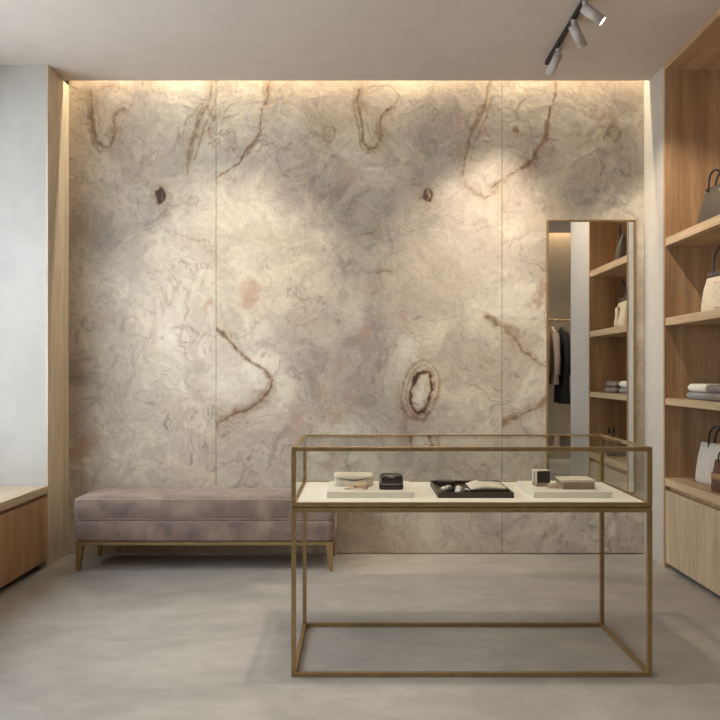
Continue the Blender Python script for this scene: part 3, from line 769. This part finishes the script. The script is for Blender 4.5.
# ------------------------------------------------------------ bags and knitwear on the shelves
def handle(bm, x, y0, y1, z0, z1, r=.0045, lean=0):
    pts = []
    for k in range(25):
        t = PI*k/24
        pts.append((x+lean*math.sin(t), (y0+y1)/2+math.cos(t)*(y1-y0)/2, z0+math.sin(t)**.75*(z1-z0)))
    tube(bm, [(pts[0][0], pts[0][1], z0-.03)]+pts+[(pts[-1][0], pts[-1][1], z0-.03)], r)
def bag(name, label, loc, rz, W, D, H, body, trim, taper=.8, hh=.1, hr=.0045, top=None, bulge=.0, strap=False, hw=.5):
    """front faces -x; width along y"""
    t = thing(name, label, 'bag', loc, rz)
    bm = bmesh.new(); secs = []
    for z, s, d in ((0, .95, .92), (.012, 1, 1), (.25, 1-.25*(1-taper)+bulge*.6, 1), (.6, 1-.6*(1-taper)+bulge*.5, .8), (.85, 1-.85*(1-taper), .5), (1, taper, .34)):
        secs.append((z*H if z > .02 else z, D/2*d, W/2*s, 6, 0, 0))
    loft(bm, secs, 40); bd = obj('body', bm, body, t, True)
    if top:
        bm = bmesh.new(); loft(bm, [(H*.86, D/2*.50, W/2*(taper+.035), 6, 0, 0), (H*1.0, D/2*.40, W/2*(taper+.012), 6, 0, 0), (H*1.012, D/2*.3, W/2*taper, 6, 0, 0)], 40)
        obj('top_band', bm, top, t, True)
    for s in (-1, 1):
        bm = bmesh.new(); handle(bm, s*D*.18, -W*hw*taper/2, W*hw*taper/2, H*.97, H+hh, hr, s*.006)
        obj('handle', bm, trim, t, True)
    if strap:
        for y in (-W*hw*taper/2, W*hw*taper/2):
            bm = bmesh.new(); box(bm, -D*.30, -D*.16, y-.008, y+.008, H*.80, H*.97, bev=.002); obj('strap_tab', bm, trim, t)
        for y in (-W*hw*taper/2, W*hw*taper/2):
            bm = bmesh.new(); torus(bm, (-D*.30-.002, y, H*.84), .008, .002, (1, 0, 0)); obj('buckle', bm, 'silver', t, True)
    return t
bag('handbag', 'taupe top-handle bag with black handles on the top shelf', (2.00, 3.90, 2.023), .25, .24, .12, .215, 'taupe', 'black', .70, .085, .006, strap=True, hw=.62)
tb = bag('tote_bag', 'cream canvas bag with taupe top band on the middle shelf', (2.03, 3.88, 1.532), .12, .32, .13, .235, 'canvas', 'black', .88, .13, .006, top='taupe', hw=.55)
obj('front_tab', B(-.0665, -.052, -.075, .01, .02, .165, bev=.003), 'tan', tb)
obj('front_pocket', B(-.0685, -.052, -.071, .006, .024, .161, bev=.003), 'canvas', tb)
bag('tote_bag', 'linen tote with dark handles on the cabinet top', (2.062, 3.995, .552), .22, .34, .11, .235, 'linen', 'black', .90, .10, .006, hw=.5)
t = bag('bucket_bag', 'small brown and tan bag in front of the linen tote', (1.96, 3.755, .552), .2, .15, .08, .17, 'brown', 'black', .9, .05, .0045, top='brown', hw=.5)
bm = bmesh.new(); loft(bm, [(.065, .0405, .0765, 6, 0, 0), (.10, .0385, .0755, 6, 0, 0)], 40); obj('colour_band', bm, 'tan', t, True)

def knit(label, loc, rz, W, D, H, m):
    """folded garment, fold facing -x"""
    t = thing('folded_sweater', label, 'clothing', loc, rz, 'folded knitwear on the lowest shelf')
    for k in range(1):
        bm = bmesh.new(); z0 = 0; rings = []
        h = H*.98
        for q in range(17):
            y = -W/2+W*q/16; e_ = max(0, abs(y)/(W/2)-.86)/.14; hh = h*math.sqrt(max(.12, 1-e_*e_)); wob = .003*math.sin(q*.9+k*2+loc[1]*20)
            pts = []
            for j in range(14):
                a = PI/2+PI*j/13; pts.append((-D/2+hh*.5+wob+math.cos(a)*hh*.5, y, z0+h/2+math.sin(a)*hh/2))
            pts += [(D/2, y, z0+h/2-hh/2), (D/2, y, z0+h/2+hh/2)]
            rings.append([bm.verts.new(p) for p in pts])
        loft_faces(bm, rings); obj('fold', bm, m, t, True)
    return t
zs = 1.040
knit('light grey folded sweater at the bottom of the left stack, lowest shelf', (2.062, 4.055, zs), .12, .20, .25, .045, 'grey_knit')
knit('cream folded sweater on top of the left stack, lowest shelf', (2.055, 4.05, zs+.045), .10, .18, .235, .048, 'cream_knit')
knit('taupe grey folded sweater at the bottom of the right stack, lowest shelf', (2.055, 3.80, zs), .04, .25, .25, .045, 'taupe_knit')
knit('dark taupe folded sweater on top of the right stack, lowest shelf', (2.055, 3.80, zs+.045), .03, .24, .24, .045, 'taupe_knit')

# ------------------------------------------------------------ clothes rail seen in the mirror
ra = thing('clothes_rail', 'bronze clothes rail on the umber wall, seen in the mirror', 'clothes rail', (2.95, 0, 1.88))
bm = bmesh.new(); cyl(bm, (-.85, 0, 0), (.85, 0, 0), .012, .012, 16); obj('bar', bm, 'bronze', ra, True)
for x in (-.7, .7):
    bm = bmesh.new(); cyl(bm, (x, 0, 0), (x, -.45, 0), .010, .010, 12); obj('wall_bracket', bm, 'bronze', ra, True)
def coat(label, x, m, L, th):
    t = thing('hanging_coat', label, 'clothing', (x, 0, 1.88), 0, 'clothes on the rail')
    bm = bmesh.new(); tube(bm, [(0, 0, -.11), (0, 0, -.03), (0, -.020, -.012), (0, -.016, .012), (0, 0, .0165), (0, .016, .010), (0, .018, .002)], .0025); hg = obj('hanger', bm, 'bronze', t)
    bm = bmesh.new(); secs = []
    for z, hy_, hx_ in ((-.09, .05, .02), (-.12, .09, .026), (-.16, .17, .034), (-.21, .205, .040), (-.35, .20, .045), (-.6, .205, .048), (-.09-L, .235, .056)):
        secs.append((z, hx_*th, hy_, 3, 0, 0))
    rings = loft(bm, secs, 36)
    for i, rg in enumerate(rings[3:]):
        for k, v_ in enumerate(rg): v_.co.x += .006*(i+1)*.5*math.sin(k*PI/3*1.0)
    obj('body', bm, m, t, True)
    for s in (-1, 1):
        bm = bmesh.new(); tube(bm, [(0, s*.17, -.19), (.0, s*.215, -.32), (.004, s*.235, -.5), (.004, s*.24, -.72)], lambda u: .045-.008*u, seg=16); obj('sleeve', bm, m, t, True)
for a in (('taupe coat hanging first from the left on the mirrored rail', 2.40, 'taupe_knit', 1.1, .8), ('pale beige jacket hanging on the mirrored rail', 2.525, 'hemp', .75, .75),
          ('long black coat hanging on the mirrored rail', 2.66, 'black_soft', 1.0, 1.1)):
    coat(*a)
